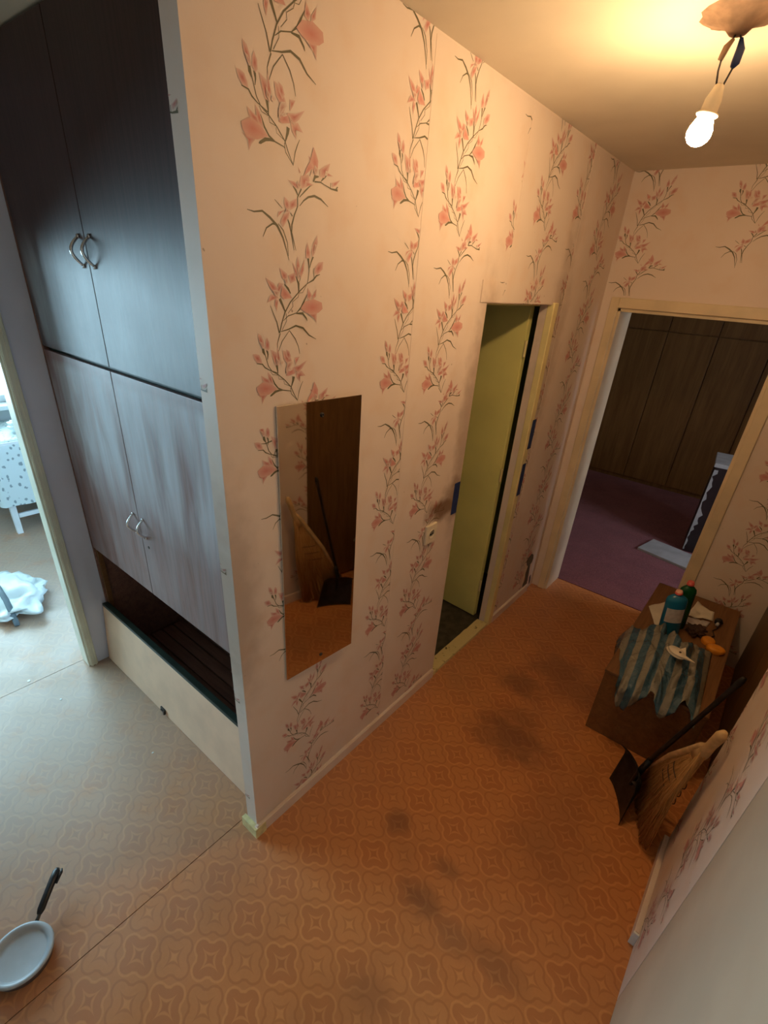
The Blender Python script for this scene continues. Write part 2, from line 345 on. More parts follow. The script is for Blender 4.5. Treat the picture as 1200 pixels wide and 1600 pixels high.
# ------------------------------------------------------------------ wallpaper print
# flower spray of the wallpaper: kind, outline or centre line in 0.1 mm, line widths
MOTIF = [["G",[[1230,-90],[1080,140],[1000,300],[790,500],[580,650],[370,760],[270,890],[210,1080],[170,1190],[130,1320]],[12,23,25,25,25,23,23,23,29,54]],
 ["G",[[1230,-90],[1010,110],[980,250],[1060,370]],[8,19,19,16]],
 ["G",[[1000,170],[960,200],[720,240],[560,310],[450,430],[400,540],[360,620]],[16,21,29,37,41,25,8]],
 ["G",[[730,240],[590,250],[460,230],[320,150],[280,130]],[21,54,66,54,8]],
 ["G",[[1230,-70],[1290,160],[1360,300],[1430,410]],[10,25,21,4]],
 ["G",[[550,700],[290,790],[160,860],[80,950],[0,960],[-90,970]],[21,21,33,33,25,6]],
 ["G",[[170,1160],[120,1230],[110,1320]],[25,45,29]],
 ["G",[[250,1050],[270,1160],[250,1270]],[14,37,62]],
 ["G",[[580,630],[590,540],[780,510]],[10,12,10]],
 ["G",[[760,490],[770,400],[970,320]],[10,12,10]],
 ["G",[[330,750],[390,670],[560,640]],[10,12,10]],
 ["G",[[570,640],[560,770],[540,880],[500,960]],[16,45,70,21]],
 ["G",[[1000,280],[1080,460],[1100,560]],[16,70,91]],
 ["G",[[820,660],[840,770],[880,860]],[8,45,25]],
 ["P",[[-10,1670],[90,1610],[150,1490],[180,1320],[110,1310],[20,1450],[-10,1550]]],
 ["P",[[260,1570],[330,1450],[330,1310],[270,1240],[190,1320],[200,1470]]],
 ["P",[[-200,1200],[-100,1200],[0,1170],[60,1060],[80,960],[-70,980],[-160,1070]]],
 ["P",[[20,680],[170,600],[320,540],[370,410],[160,470],[50,540]]],
 ["P",[[230,750],[330,660],[390,530],[420,400],[300,440],[240,580]]],
 ["P",[[-150,230],[20,210],[220,200],[90,80],[10,-40],[0,140]]],
 ["P",[[360,1280],[550,1200],[600,1040],[610,870],[480,900],[410,1070]]],
 ["P",[[570,1350],[620,1200],[660,1040],[600,850],[550,990]]],
 ["P",[[740,1240],[920,1200],[1030,1010],[1080,900],[880,900],[770,1030]]],
 ["P",[[860,1260],[970,1210],[1020,1080],[950,990],[860,1100]]],
 ["P",[[910,920],[1060,940],[1010,830],[850,650],[820,770]]],
 ["P",[[1070,800],[1310,840],[1590,950],[1410,750],[1240,630],[1100,670]]],
 ["P",[[1150,1040],[1320,1060],[1260,960],[1160,840]]],
 ["P",[[1170,640],[1380,700],[1530,550],[1300,560],[1330,390],[1200,520]]],
 ["B",[[-150,400],[50,510],[190,490],[400,400],[530,290],[230,180],[-40,190],[-130,290]]],
 ["B",[[830,610],[970,790],[1100,770],[1150,640],[930,590]]],
 ["H",[[680,1010],[800,960],[700,890],[640,920]]],
 ["H",[[900,740],[1020,800],[1070,750],[970,710]]],
 ["D",[[900,940],[1030,970],[1060,900],[940,790],[830,670],[840,830]]],
 ["D",[[1100,770],[1200,710],[1290,630],[1150,680]]],
 ["D",[[10,1490],[90,1460],[160,1330],[110,1310]]],
 ["D",[[510,1100],[610,990],[590,870],[520,950]]],
 ["G",[[-120,-1080],[60,-1100],[290,-1060],[500,-1160],[710,-1300],[870,-1520],[970,-1780],[1030,-1970]],[6,29,41,54,58,37,21,6]],
 ["G",[[280,-1550],[390,-1370],[570,-1270],[710,-1280]],[4,29,37,21]],
 ["G",[[730,-1250],[880,-1370],[1000,-1610],[1020,-1880]],[12,29,19,10]],
 ["G",[[1260,-1750],[1140,-1380],[1150,-1230],[1230,-1030],[1340,-840],[1340,-670],[1460,-490]],[8,29,41,33,25,29,37]],
 ["G",[[1200,-1750],[1120,-1380],[1070,-1220],[1020,-1130]],[6,29,41,29]],
 ["G",[[1400,-830],[1530,-710],[1680,-620],[1880,-570],[2100,-610],[2340,-730]],[16,29,41,49,41,6]],
 ["G",[[1400,-660],[1570,-520],[1730,-400],[1820,-360]],[16,33,25,8]],
 ["G",[[1200,-470],[1290,-540],[1360,-640]],[16,45,25]],
 ["G",[[1840,-300],[1900,-190],[2020,-170]],[37,70,29]],
 ["G",[[1880,-290],[2080,-270],[2200,-300],[2450,-350],[2670,-350]],[33,29,21,29,49]],
 ["G",[[2100,-250],[2220,-140],[2280,-110]],[16,62,16]],
 ["G",[[2420,-340],[2420,-230]],[16,16]],
 ["G",[[2570,-360],[2670,-280]],[21,33]],
 ["G",[[650,-800],[760,-870],[870,-940]],[6,21,12]],
 ["G",[[1170,-1060],[1110,-1000]],[29,21]],
 ["P",[[940,-710],[1070,-780],[1100,-910],[1000,-980],[920,-860]]],
 ["P",[[1080,-790],[1310,-690],[1320,-840],[1110,-950],[1060,-910]]],
 ["P",[[1100,-970],[1040,-1120],[880,-1310],[790,-1220],[890,-1050]]],
 ["P",[[1010,-940],[860,-1010],[710,-1140],[750,-1020]]],
 ["P",[[1060,-380],[1240,-380],[1370,-430],[1460,-480],[1270,-500],[1150,-440]]],
 ["P",[[1450,-240],[1690,-180],[1730,-290],[1610,-430],[1460,-490],[1410,-360]]],
 ["P",[[1590,-310],[1860,-360],[1690,-400],[1570,-450]]],
 ["P",[[1360,-80],[1450,-190],[1410,-200]]],
 ["P",[[1680,170],[1810,130],[1860,30],[1770,40]]],
 ["P",[[2040,-30],[2240,80],[2400,150],[2340,0],[2200,-170],[2060,-170]]],
 ["P",[[2280,-40],[2500,-90],[2280,-120]]],
 ["P",[[2460,-230],[2760,-120],[2610,-260],[2490,-310]]],
 ["B",[[1850,360],[1930,250],[2000,120],[1980,-60],[1900,-170],[1810,-50],[1750,100]]],
 ["B",[[1750,90],[1880,-10],[1650,-160],[1520,-260],[1630,-50]]],
 ["D",[[1880,30],[1990,-40],[1930,-160],[1860,-100]]],
 ["D",[[1350,-340],[1440,-440],[1370,-500],[1310,-440]]],
 ["D",[[990,-920],[1080,-980],[930,-1020]]],
 ["H",[[2240,-20],[2340,-30],[2280,-110],[2220,-120]]],
 ["H",[[1810,-50],[1840,-180],[1730,-200]]],
 ["G",[[1690,3070],[1680,3210],[1660,3360]],[16,37,62]],
 ["G",[[1710,3160],[1760,3290],[1830,3410]],[16,33,45]],
 ["G",[[1620,2790],[1660,2940],[1690,3090]],[16,19,19]],
 ["G",[[1620,2800],[1830,2890],[1940,2990],[2070,3030]],[16,41,37,6]],
 ["G",[[1870,2920],[1830,3080],[1850,3160]],[12,16,6]],
 ["G",[[1620,2800],[1330,2600],[1050,2370],[860,2130],[740,1860],[670,1660]],[21,29,29,33,29,33]],
 ["G",[[1590,2760],[1460,2590],[1340,2580],[1310,2490],[1130,2380]],[12,12,10,12,10]],
 ["G",[[1110,2390],[1130,2270],[960,2110]],[10,12,10]],
 ["G",[[1330,2580],[1330,2790],[1240,2950]],[29,58,8]],
 ["G",[[1340,2820],[1480,3040]],[12,8]],
 ["G",[[1060,2560],[980,2670],[870,2760]],[29,54,29]],
 ["G",[[880,2130],[790,2300],[710,2440]],[29,54,70]],
 ["G",[[1240,2120],[1410,2250],[1510,2400],[1620,2560]],[16,49,41,12]],
 ["G",[[1230,2110],[1450,2110],[1580,1990],[1610,1930]],[29,62,41,6]],
 ["G",[[800,1940],[960,2050],[1240,2120]],[12,25,21]],
 ["G",[[410,2280],[480,2130],[590,1920],[660,1660]],[4,21,25,29]],
 ["G",[[900,2110],[910,1940],[750,1720]],[12,12,10]],
 ["G",[[710,1690],[970,1740],[1210,1820],[1460,1760],[1670,1580],[1930,1470]],[16,33,45,49,33,4]],
 ["G",[[990,1710],[1180,1510],[1280,1330],[1330,1130]],[21,25,16,4]],
 ["G",[[690,1650],[580,1410],[590,1200]],[29,16,6]],
 ["G",[[990,1710],[740,1460],[600,1200]],[16,21,6]],
 ["P",[[1970,3880],[1990,3730],[1900,3510],[1810,3400],[1760,3500],[1840,3710]]],
 ["P",[[1630,3710],[1730,3500],[1720,3370],[1580,3360],[1570,3510]]],
 ["P",[[2180,3320],[2160,3150],[1980,3010],[1870,3040],[1880,3160],[2020,3300]]],
 ["P",[[1310,3380],[1380,3190],[1340,3000],[1250,3050],[1260,3230]]],
 ["P",[[1540,3340],[1510,3090],[1400,2900],[1350,3000],[1450,3190]]],
 ["P",[[1140,3250],[1270,3080],[1320,2870],[1210,3000]]],
 ["P",[[720,3110],[960,2990],[970,2800],[800,2880]]],
 ["P",[[990,2960],[1230,3040],[1230,2850],[1060,2780]]],
 ["P",[[290,2880],[540,2770],[680,2640],[580,2500],[420,2660]]],
 ["P",[[690,2790],[830,2770],[670,2530],[580,2500]]],
 ["P",[[300,2340],[430,2530],[620,2510],[670,2450],[480,2400]]],
 ["P",[[560,2450],[670,2400],[600,2160],[540,2290]]],
 ["P",[[1640,2710],[1790,2530],[1700,2420],[1600,2470]]],
 ["P",[[1950,2700],[1920,2510],[1790,2420],[1790,2530]]],
 ["P",[[1610,2130],[1960,2130],[1940,1870],[1830,2020]]],
 ["B",[[1370,2220],[1530,2390],[1830,2450],[2130,2370],[2160,2220],[2020,2130],[1780,2080],[1530,2130]]],
 ["B",[[790,2730],[980,2590],[1100,2460],[820,2430],[730,2510]]],
 ["D",[[1310,3180],[1350,3030],[1340,2870],[1280,3000]]],
 ["D",[[880,2880],[950,2910],[970,2780],[890,2780]]],
 ["D",[[490,2630],[680,2610],[650,2490],[560,2500]]],
 ["D",[[1610,2110],[1700,2110],[1910,1930],[1830,1990]]],
 ["D",[[1880,3690],[1940,3670],[1880,3510],[1840,3510]]]]
INKC = {'P': (0.50, 0.125, 0.11), 'B': (0.58, 0.185, 0.16), 'H': (0.68, 0.46, 0.38), 'D': (0.38, 0.085, 0.065), 'G': (0.085, 0.080, 0.026)}
def clip(poly, ax, val, keep_gt):
    out = []
    for i in range(len(poly)):
        a, b = poly[i], poly[(i + 1) % len(poly)]
        ia, ib = (a[ax] >= val) == keep_gt, (b[ax] >= val) == keep_gt
        if ia: out.append(a)
        if ia != ib:
            t = (val - a[ax]) / (b[ax] - a[ax]); out.append(tuple(a[k] + (b[k] - a[k]) * t for k in range(len(a))))
    return out
def print_column(bm, lay, fn, h0, zs, rects, hclip=(-9, 9), kinds=None, seed=0):
    """flower sprays printed on a wall face: fn(h, z, offset) -> point; zs heights of the sprays"""
    rnd = random.Random(seed)
    for z0 in zs:
        for mi_, (k, pts, *w) in enumerate(MOTIF):
            P_ = [(h0 + a / 1e4, z0 + b / 1e4) for a, b in pts]
            if max(q[1] for q in P_) < 0 or min(q[1] for q in P_) > 2.6: continue
            tris = []; off = .0004
            if k == 'G':
                ww = w[0]; off = .0003
                L, Rr = [], []
                for i, q in enumerate(P_):
                    a, b = P_[max(i - 1, 0)], P_[min(i + 1, len(P_) - 1)]
                    dx, dy = b[0] - a[0], b[1] - a[1]; l = math.hypot(dx, dy) or 1; r = max(ww[i] / 1e4 * .5, .0006)
                    L.append((q[0] - dy / l * r, q[1] + dx / l * r, .9)); Rr.append((q[0] + dy / l * r, q[1] - dx / l * r, .9))
                for i in range(len(P_) - 1): tris.append([L[i], Rr[i], Rr[i + 1], L[i + 1]])
            else:
                cx = sum(q[0] for q in P_) / len(P_); cz = sum(q[1] for q in P_) / len(P_)
                ca, ea = {'P': (.92, .30), 'B': (.88, .55), 'H': (.8, .1), 'D': (.75, .12)}[k]
                if k in 'HD': off = .0006
                if k == 'B': off = .0005
                for i in range(len(P_)):
                    a, b = P_[i], P_[(i + 1) % len(P_)]
                    tris.append([(cx, cz, ca), (*a, ea), (*b, ea)])
            col = INKC[k]; off = {'G': .0003, 'P': .0006, 'B': .0010, 'H': .0014, 'D': .0016}[k] + mi_ * 3e-6
            for t in tris:
                for (h_lo, h_hi, z_lo, z_hi) in rects:
                    q = [(v[0], v[1], v[2]) for v in t]
                    for ax, val, gt in ((0, max(h_lo, hclip[0]), True), (0, min(h_hi, hclip[1]), False), (1, z_lo, True), (1, z_hi, False)):
                        if len(q) >= 3: q = clip(q, ax, val, gt)
                    if len(q) < 3: continue
                    vs = []
                    for h, z, al in q:
                        v = bm.verts.new(fn(h, z, off)); v[lay[0]] = (*col, 1.0); v[lay[1]] = max(0.0, min(1.0, al)); vs.append(v)
                    try: bm.faces.new(vs)
                    except ValueError: pass

H = 2.6
YC, XR = 2.63, 1.304
# ================================================================== SETTING
S = dict(kind='structure')
# corridor wall with the mirror (x = 0)
bm = NB(); lay = bm.verts.layers.float_color.new('ink'), bm.verts.layers.float.new('ink_amount'); lay = (bm.verts.layers.float_color['ink'], bm.verts.layers.float['ink_amount'])
box(bm, (-.06, 0, 0), (0, 1.25, H)); box(bm, (-.06, 1.25, 1.955), (0, 1.90, H)); box(bm, (-.06, 1.90, 0), (0, YC, H))
box(bm, (-.002, 1.19, 1.958), (.0035, 1.95, 2.035))                        # papered-over casing ridge above the bathroom door
rects = [(0, 1.25, 0, H), (1.25, 1.90, 1.955, H), (1.945, YC, 0, H), (1.90, 1.945, 1.97, H)]
fl = lambda h, z, o: (.0037 + o if 1.19 < h < 1.95 and 1.958 < z < 2.035 else o, h, z)
P0 = .516
print_column(bm, lay, fl, .134, [2.233 + P0, 2.233, 1.708], rects)
print_column(bm, lay, fl, .122, [1.487], [(0, .60, 0, 1.64)]); print_column(bm, lay, fl, .122, [.972], rects)
print_column(bm, lay, fl, .165, [.324, -.19], rects)
print_column(bm, lay, fl, .626, [2.191 + P0 - P0 * k for k in range(6)], rects, (0, .762))
print_column(bm, lay, fl, .868, [2.163 + P0 - P0 * k for k in range(6)], rects)
print_column(bm, lay, fl, 1.335, [2.14 + P0, 2.14], rects, (1.0, 1.378))
print_column(bm, lay, fl, 1.535, [2.245 + P0, 2.245, 1.73], rects)
print_column(bm, lay, fl, 1.93, [2.30 + P0 - P0 * k for k in range(6)], rects, (1.0, 2.025))
print_column(bm, lay, fl, 2.25, [2.18 + P0 - P0 * k for k in range(6)], rects)
# a few cut-off flowers on the narrow end face (y = 0)
print_column(bm, lay, lambda h, z, o: (h, -o, z), -.298, [2.30, 1.78, 1.26, .74, .22], [(-.0595, -.032, 0.08, H)])
wl = link('wall_left', bm, MAT['paper']); tag(wl, **S)
# far wall around the doorway
bm = NB(); lay = bm.verts.layers.float_color.new('ink'), bm.verts.layers.float.new('ink_amount'); lay = (bm.verts.layers.float_color['ink'], bm.verts.layers.float['ink_amount'])
DX0, DX1, DZ = .10, .94, 1.955
box(bm, (-.06, YC, 0), (DX0, YC + .22, H)); box(bm, (DX1, YC, 0), (1.42, YC + .22, H)); box(bm, (DX0, YC, DZ), (DX1, YC + .22, H))
rf = [(0, DX0, 0, H), (DX1, 1.36, 0, H), (DX0, DX1, 2.02, H)]
ff = lambda h, z, o: (h, YC - o, z)
print_column(bm, lay, ff, .02, [2.19 + P0, 2.19], rf)
print_column(bm, lay, ff, .505, [2.375 + P0, 2.375], rf)
print_column(bm, lay, ff, 1.085, [2.2 + P0 - P0 * k for k in range(6)], rf)
tag(link('wall_far', bm, MAT['paper']), **S)
# right wall: strip of wallpaper between the brown closet and the pale door
bm = NB(); lay = bm.verts.layers.float_color.new('ink'), bm.verts.layers.float.new('ink_amount'); lay = (bm.verts.layers.float_color['ink'], bm.verts.layers.float['ink_amount'])
box(bm, (XR, .43, 0), (1.42, 1.09, H)); box(bm, (XR, -.52, 2.03), (1.42, .43, H)); box(bm, (XR, -1.8, 0), (1.42, -.52, H)); box(bm, (XR, 1.09, 2.12), (1.42, YC, H))
fr_ = lambda h, z, o: (XR - o, 1.09 - h, z)
rr = [(0, .66, 0.0, H), (-1.6, 0, 2.12, H)]
print_column(bm, lay, fr_, .335, [.42 + P0 * k for k in range(-1, 5)], rr)
print_column(bm, lay, fr_, -.13, [.74 + P0 * k for k in range(-1, 5)], rr)
tag(link('wall_right', bm, MAT['paper']), **S)
# hall wall on the far left with the doorway to the bright room
bm = NB()
box(bm, (-1.52, -.028, 0), (-1.45, 2.3, H)); box(bm, (-1.52, -1.8, 0), (-1.45, -.93, H)); box(bm, (-1.52, -.93, 2.03), (-1.45, -.028, H))
tag(link('wall_side', bm, MAT['plaster']), **S)
bm = NB(); box(bm, (-1.52, -1.9, 0), (1.42, -1.8, H)); tag(link('wall_near', bm, MAT['kitchen']), **S)
# bright room shell
bm = NB()
box(bm, (-4.2, 1.9, 0), (-1.52, 2.0, H)); box(bm, (-4.2, -3.1, 0), (-1.52, -3.0, H)); box(bm, (-1.6, -3.0, 0), (-1.52, -1.9, H))
box(bm, (-4.2, -3.0, 0), (-4.1, 1.9, .88)); box(bm, (-4.2, -3.0, 2.3), (-4.1, 1.9, H)); box(bm, (-4.2, -3.0, .88), (-4.1, -2.6, 2.3)); box(bm, (-4.2, 1.0, .88), (-4.1, 1.9, 2.3))
tag(link('wall_bright_room', bm, MAT['kitchen']), **S)
# bathroom shell
bm = NB()
box(bm, (-1.45, 2.50, 0), (-.06, 2.60, H)); box(bm, (-1.45, .66, 0), (-.06, .72, H)); box(bm, (-1.45, .72, 0), (-1.40, 2.5, H))
tag(link('wall_bathroom', bm, MAT['bath']), **S)
# far room shell
bm = NB()
box(bm, (-2.3, YC, 0), (-.06, YC + .22, H)); box(bm, (1.42, YC, 0), (3.0, YC + .22, H)); box(bm, (-2.4, YC, 0), (-2.3, 6.5, H)); box(bm, (-2.3, 6.4, 0), (3.0, 6.5, H))
box(bm, (2.9, YC, 0), (3.0, 2.95, H)); box(bm, (2.9, 3.85, 0), (3.0, 6.4, H)); box(bm, (2.9, 2.95, 0), (3.0, 3.85, .9)); box(bm, (2.9, 2.95, 2.2), (3.0, 3.85, H))
tag(link('wall_far_room', bm, MAT['cream_far']), **S)
bm = NB(); box(bm, (-4.3, -3.15, H), (3.1, 6.6, H + .1)); tag(link('ceiling', bm, MAT['ceiling']), **S)
# floors
bm = NB(); box(bm, (-4.2, -3.1, -.12), (3.0, 6.5, -.004)); flr = link('floor', bm, MAT['darkfloor']); tag(flr, **S)
def lino(x0, y0, x1, y1):
    b = NB(); box(b, (x0, y0, -.004), (x1, y1, 0)); return link('linoleum_sheet', b, MAT['lino'], flr)
lino(-1.523, -1.8, -.092, .75); lino(-.089, -1.8, 1.42, 2.86); lino(-4.1, -3.0, -1.526, 1.9)
bm = NB(); box(bm, (-2.3, 2.86, -.004), (2.9, 6.4, .006)); link('carpet', bm, MAT['carpet'], flr)
bm = NB(); box(bm, (-1.4, .72, -.004), (-.062, 2.5, .002)); link('bathroom_floor', bm, MAT['darkfloor'], flr)
# bits of trim ------------------------------------------------------
def bboard(name, pts, h, mat, jag=0.0):
    b = NB()
    for (x0, y0, x1, y1) in pts:
        v = box(b, (x0, y0, 0), (x1, y1, h))
    bmesh.ops.bevel(b, geom=[e for e in b.edges if abs(e.verts[0].co.z - h) < 1e-6 and abs(e.verts[1].co.z - h) < 1e-6], offset=.004, segments=2, affect='EDGES')
    return tag(link(name, b, mat), **S)
bb = bboard('baseboard_left', [(0, -.012, .016, 1.235), (0, 1.95, .016, 2.50)], .058, MAT['paper_plain'])
bm = NB(); box(bm, (-.072, -.020, 0), (.018, -.0005, .052)); box(bm, (.0165, -.019, 0), (.0195, .03, .055))
link('corner_piece', bm, MAT['yellow_plaster'], bb)
bboard('baseboard_right', [(XR - .018, .63, XR, 1.09)], .065, MAT['paper_plain'])
bm = NB(); box(bm, (XR - .02, .622, .0), (XR - .001, .6295, .068)); link('broken_end', bm, MAT['white'], bpy.data.objects['baseboard_right'])
# torn hole in the wallpaper at the foot of the left wall, by the far door
def blobpoly(pts, x0, x1, name, mat, parent):
    b = NB(); a = [b.verts.new((x1, y, z)) for y, z in pts]; c = [b.verts.new((x0, y, z)) for y, z in pts]
    b.faces.new(a); b.faces.new(c[::-1])
    for i in range(len(pts)): b.faces.new([a[i], c[i], c[(i + 1) % len(pts)], a[(i + 1) % len(pts)]])
    return link(name, b, mat, parent)
hp = [(2.44 + (a - 2.44) * 1.5 + .01, b_) for a, b_ in [(2.405, .30), (2.425, .325), (2.455, .33), (2.475, .31), (2.485, .275), (2.478, .245), (2.462, .235), (2.468, .19), (2.475, .12), (2.478, .06), (2.470, .012), (2.455, .0), (2.435, .03), (2.425, .08), (2.438, .12), (2.428, .18), (2.440, .23), (2.42, .255)]]
blobpoly(hp, -.001, .0022, 'torn_hole', MAT['black'], wl)
hp2 = [(2.395, .26), (2.42, .235), (2.43, .18), (2.425, .10), (2.41, .04), (2.40, .09), (2.405, .17)]
blobpoly(hp2, -.001, .0015, 'torn_paper_edge', MAT['paper_white'], wl)
blobpoly([(2.535, .10), (2.55, .115), (2.565, .075), (2.57, .04), (2.555, .03), (2.545, .06)], -.001, .0022, 'torn_hole', MAT['black'], wl)
# a papered-over pipe stub of the joint lines: thin raised seams in the paper
for yy in (.764, 1.38, 2.03):
    b = NB(); box(b, (-.001, yy, .06), (.0009, yy + .004, 2.59 if yy != 2.03 else 2.59)) if yy != 1.38 else box(b, (-.001, yy, 2.05), (.0009, yy + .004, 2.59))
    link('paper_seam', b, MAT['paper_plain'], wl)

# bathroom door ------------------------------------------------------
d1 = empty('door_1', (-.112, 1.915, 0), 0, kind='structure')
b = bbox((-.70, .0, .012), (0, .038, 1.942), .003); o = link('door_leaf', b, MAT['leaf'], d1)
for z in (1.70, 1.0, .22):
    b = NB(); tube(b, [(.008, .002, z), (.008, .002, z + .08)], .008, 10); link('hinge', b, MAT['cream'], d1)
b = NB(); box(b, (-.69, -.0006, .10), (-.62, -.0, .60)); link('edge_strip', b, MAT['leaf'], d1)
d1.rotation_euler = (0, 0, math.radians(-3))
def frame(name, boxes, mat, bev=.003):
    b = NB()
    for lo, hi in boxes: box(b, lo, hi)
    if bev: bmesh.ops.bevel(b, geom=b.edges[:], offset=bev, segments=1, affect='EDGES')
    return tag(link(name, b, mat), **S)
frame('trim_1', [((-.022, 1.898, 0), (.014, 1.950, 1.965))], MAT['cream'])                       # right casing of bathroom door
frame('trim_2', [((-.10, 1.235, .0), (-.0605, 1.262, 1.955)), ((-.10, 1.235, 1.945), (-.0605, 1.945, 1.985))], MAT['leaf'])
# threshold (worn, chipped)
b = NB(); box(b, (-.066, 1.215, 0), (.010, 1.893, .022)); bmesh.ops.subdivide_edges(b, edges=[e for e in b.edges if abs(e.verts[0].co.y - e.verts[1].co.y) > .3], cuts=14)
rnd = random.Random(4)
for v in b.verts: v.co.z += rnd.uniform(-.003, .002) if v.co.z > .01 else 0; v.co.x += rnd.uniform(-.002, .002)
def thr_mat():
    x = N('chipped_yellow_threshold'); p = x.pos(); n_ = x.noise(p, 30, 5, .6)
    return x.fin(x.mix(x.ramp(n_, .60, .66), (0.72, 0.62, 0.30), (0.16, 0.13, 0.05)), .6)
tag(link('trim_3', b, thr_mat()), **S)
# far doorway casing --------------------------------------------------
frame('trim_4', [((.052, YC - .014, 0), (DX0 + .001, YC, DZ + .055))], MAT['cream_far'])
frame('trim_5', [((DX0 + .001, YC - .014, DZ), (DX1, YC, DZ + .055))], MAT['cream_far'])
frame('trim_6', [((DX1 - .001, YC - .014, 0), (DX1 + .055, YC, DZ + .055))], MAT['cream_far'])
frame('trim_7', [((DX0 - .001, YC, 0), (DX0 + .018, YC + .24, DZ)), ((DX0, YC, DZ - .018), (DX1, YC + .24, DZ + .001)), ((DX1 - .018, YC, 0), (DX1 + .001, YC + .24, DZ))], MAT['cream_far'], .002)
# left doorway casing ---------------------------------------------------
frame('trim_8', [((-1.451, -.032, 0), (-1.436, .006, 2.08)), ((-1.451, -.985, 0), (-1.436, -.928, 2.08)), ((-1.451, -.928, 2.028), (-1.436, -.052, 2.08))], MAT['mint'])
frame('trim_9', [((-1.525, -.040, 0), (-1.445, -.027, 2.03)), ((-1.525, -.931, 0), (-1.445, -.905, 2.03)), ((-1.525, -.905, 2.005), (-1.445, -.075, 2.03))], MAT['mint'])
b = NB(); box(b, (-1.4362, -.026, 0), (-1.4325, -.021, 2.07)); box(b, (-1.4362, -.008, 0), (-1.4325, -.003, 2.07)); tag(link('trim_10', b, MAT['mint']), **S)
# brown built-in closet doors behind the chest -------------------------
d3 = empty('door_2', (1.375, 1.09, 0), 0, kind='structure')
for y0, y1 in ((.012, .765), (.771, 1.528)):
    b = bbox((0, y0, .02), (.03, y1, 2.11), .004); link('door_leaf', b, MAT['brown_door'], d3)
b = NB(); tube(b, [(-.004, .725, 1.02), (-.028, .725, 1.02), (-.028, .725, 1.14), (-.004, .725, 1.14)], .006, 8); link('door_handle', b, MAT['steel'], d3)
b = NB(); box(b, (.032, 0, 0), (.045, 1.54, 2.12)); link('back_board', b, MAT['brown_door'], d3)
# pale door at the right edge -------------------------------------------
d4 = empty('door_3', (XR, -.52, 0), 0, kind='structure')
b = bbox((.0, .0, .0), (.045, .947, 2.03), .003); link('door_leaf', b, MAT['door_pale'], d4)
b = bbox((-.006, .05, .03), (.0005, .10, 2.0), .002); link('bead', b, MAT['door_pale'], d4)
# windows -----------------------------------------------------------------
def window(name, x, y0, y1, z0, z1, sgn, parts=2):
    w = empty(name, (x, y0, z0), 0, kind='structure'); L, Hh = y1 - y0, z1 - z0
    b = NB(); t = .055
    box(b, (-.03, 0, 0), (.03, L, t)); box(b, (-.03, 0, Hh - t), (.03, L, Hh)); box(b, (-.03, 0, t), (.03, t, Hh - t)); box(b, (-.03, L - t, t), (.03, L, Hh - t))
    for k in range(1, parts): box(b, (-.03, L * k / parts - .04, t), (.03, L * k / parts + .04, Hh - t))
    link('window_frame', b, MAT['white'], w)
    for k in range(parts):
        b = NB(); box(b, (-.003, L * k / parts + .03, t * .6), (.003, L * (k + 1) / parts - .03, Hh - t * .6)); link('pane', b, MAT['glass'], w)
    b = bbox((.03 if sgn > 0 else -.2, -.05, -.035), (.2 if sgn > 0 else -.03, L + .05, 0), .004); link('window_sill', b, MAT['white'], w)
    return w
window('window_1', -4.15, -2.6, 1.0, .88, 2.3, 1, 4); window('window_2', 2.95, 2.95, 3.85, .9, 2.2, -1, 2)

# ================================================================== BUILT-IN WARDROBE
YW = .1225
wd = empty('built_in_wardrobe', (-.815, YW, 0), 0, 'dark glossy brown built-in wardrobe with four doors, open bottom compartment, beside the wallpapered wall end', 'wardrobe')
def loc(o): return o
def wpart(name, lo, hi, mat, bev=.0025):
    off = Vector((-.815, YW, 0)); return link(name, bbox(Vector(lo) - off, Vector(hi) - off, bev), mat, wd)
X0, X1, XM = -1.437, -.205, -.838
for (a, c) in ((X0 + .004, XM - .0015), (XM + .0015, X1)):
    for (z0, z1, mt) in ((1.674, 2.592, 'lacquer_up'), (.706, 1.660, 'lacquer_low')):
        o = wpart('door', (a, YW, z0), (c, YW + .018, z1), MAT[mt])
        left = a < -1; hx = (XM - .040) if left else (XM + .040); hz = 2.026 if z0 > 1.6 else 1.048
        b = NB(); pts = [(hx + .815, -.001 - .030 * math.sin(math.pi * t / 12), hz - .042 + .084 * t / 12) for t in range(13)]
        tube(b, pts, [.0042 + .0012 * math.sin(math.pi * t / 12) for t in range(13)], 8)
        for zz in (hz - .042, hz + .042): tube(b, [(hx + .815, .0005, zz), (hx + .815, -.006, zz)], .0065, 8)
        link('handle', b, MAT['chrome'], o, True)
        if not left and z0 < 1:
            b = NB(); tube(b, [(hx + .815 + .006, .001, hz - .085), (hx + .815 + .006, -.002, hz - .085)], .006, 10); link('keyhole', b, MAT['steel'], o)
wpart('shelf', (X0, YW + .022, 1.655), (X1, .62, 1.672), MAT['edge_green'])
wpart('shelf', (X0, YW + .022, .688), (X1, .62, .704), MAT['interior'])
wpart('side_panel', (X0 - .010, YW - .001, 0), (X0 + .003, .62, 2.597), MAT['interior'])
wpart('side_panel', (X0 + .0035, YW + .006, .0), (X0 + .022, YW + .03, .70), MAT['handle_wood'] if 0 else MAT['chest'])
wpart('side_panel', (X1 + .001, YW, 0), (X1 + .017, .62, 2.597), MAT['interior'])
wpart('side_panel', (XM - .009, YW + .03, .71), (XM + .009, .62, 2.59), MAT['interior'])
wpart('back_panel', (X0, .60, .0), (X1, .62, 2.597), MAT['interior'])
for k in range(6):
    wpart('floor_board', (X0 + .025, .17 + k * .07, .03), (X1 - .002, .17 + k * .07 + .062, .045), MAT['interior'])
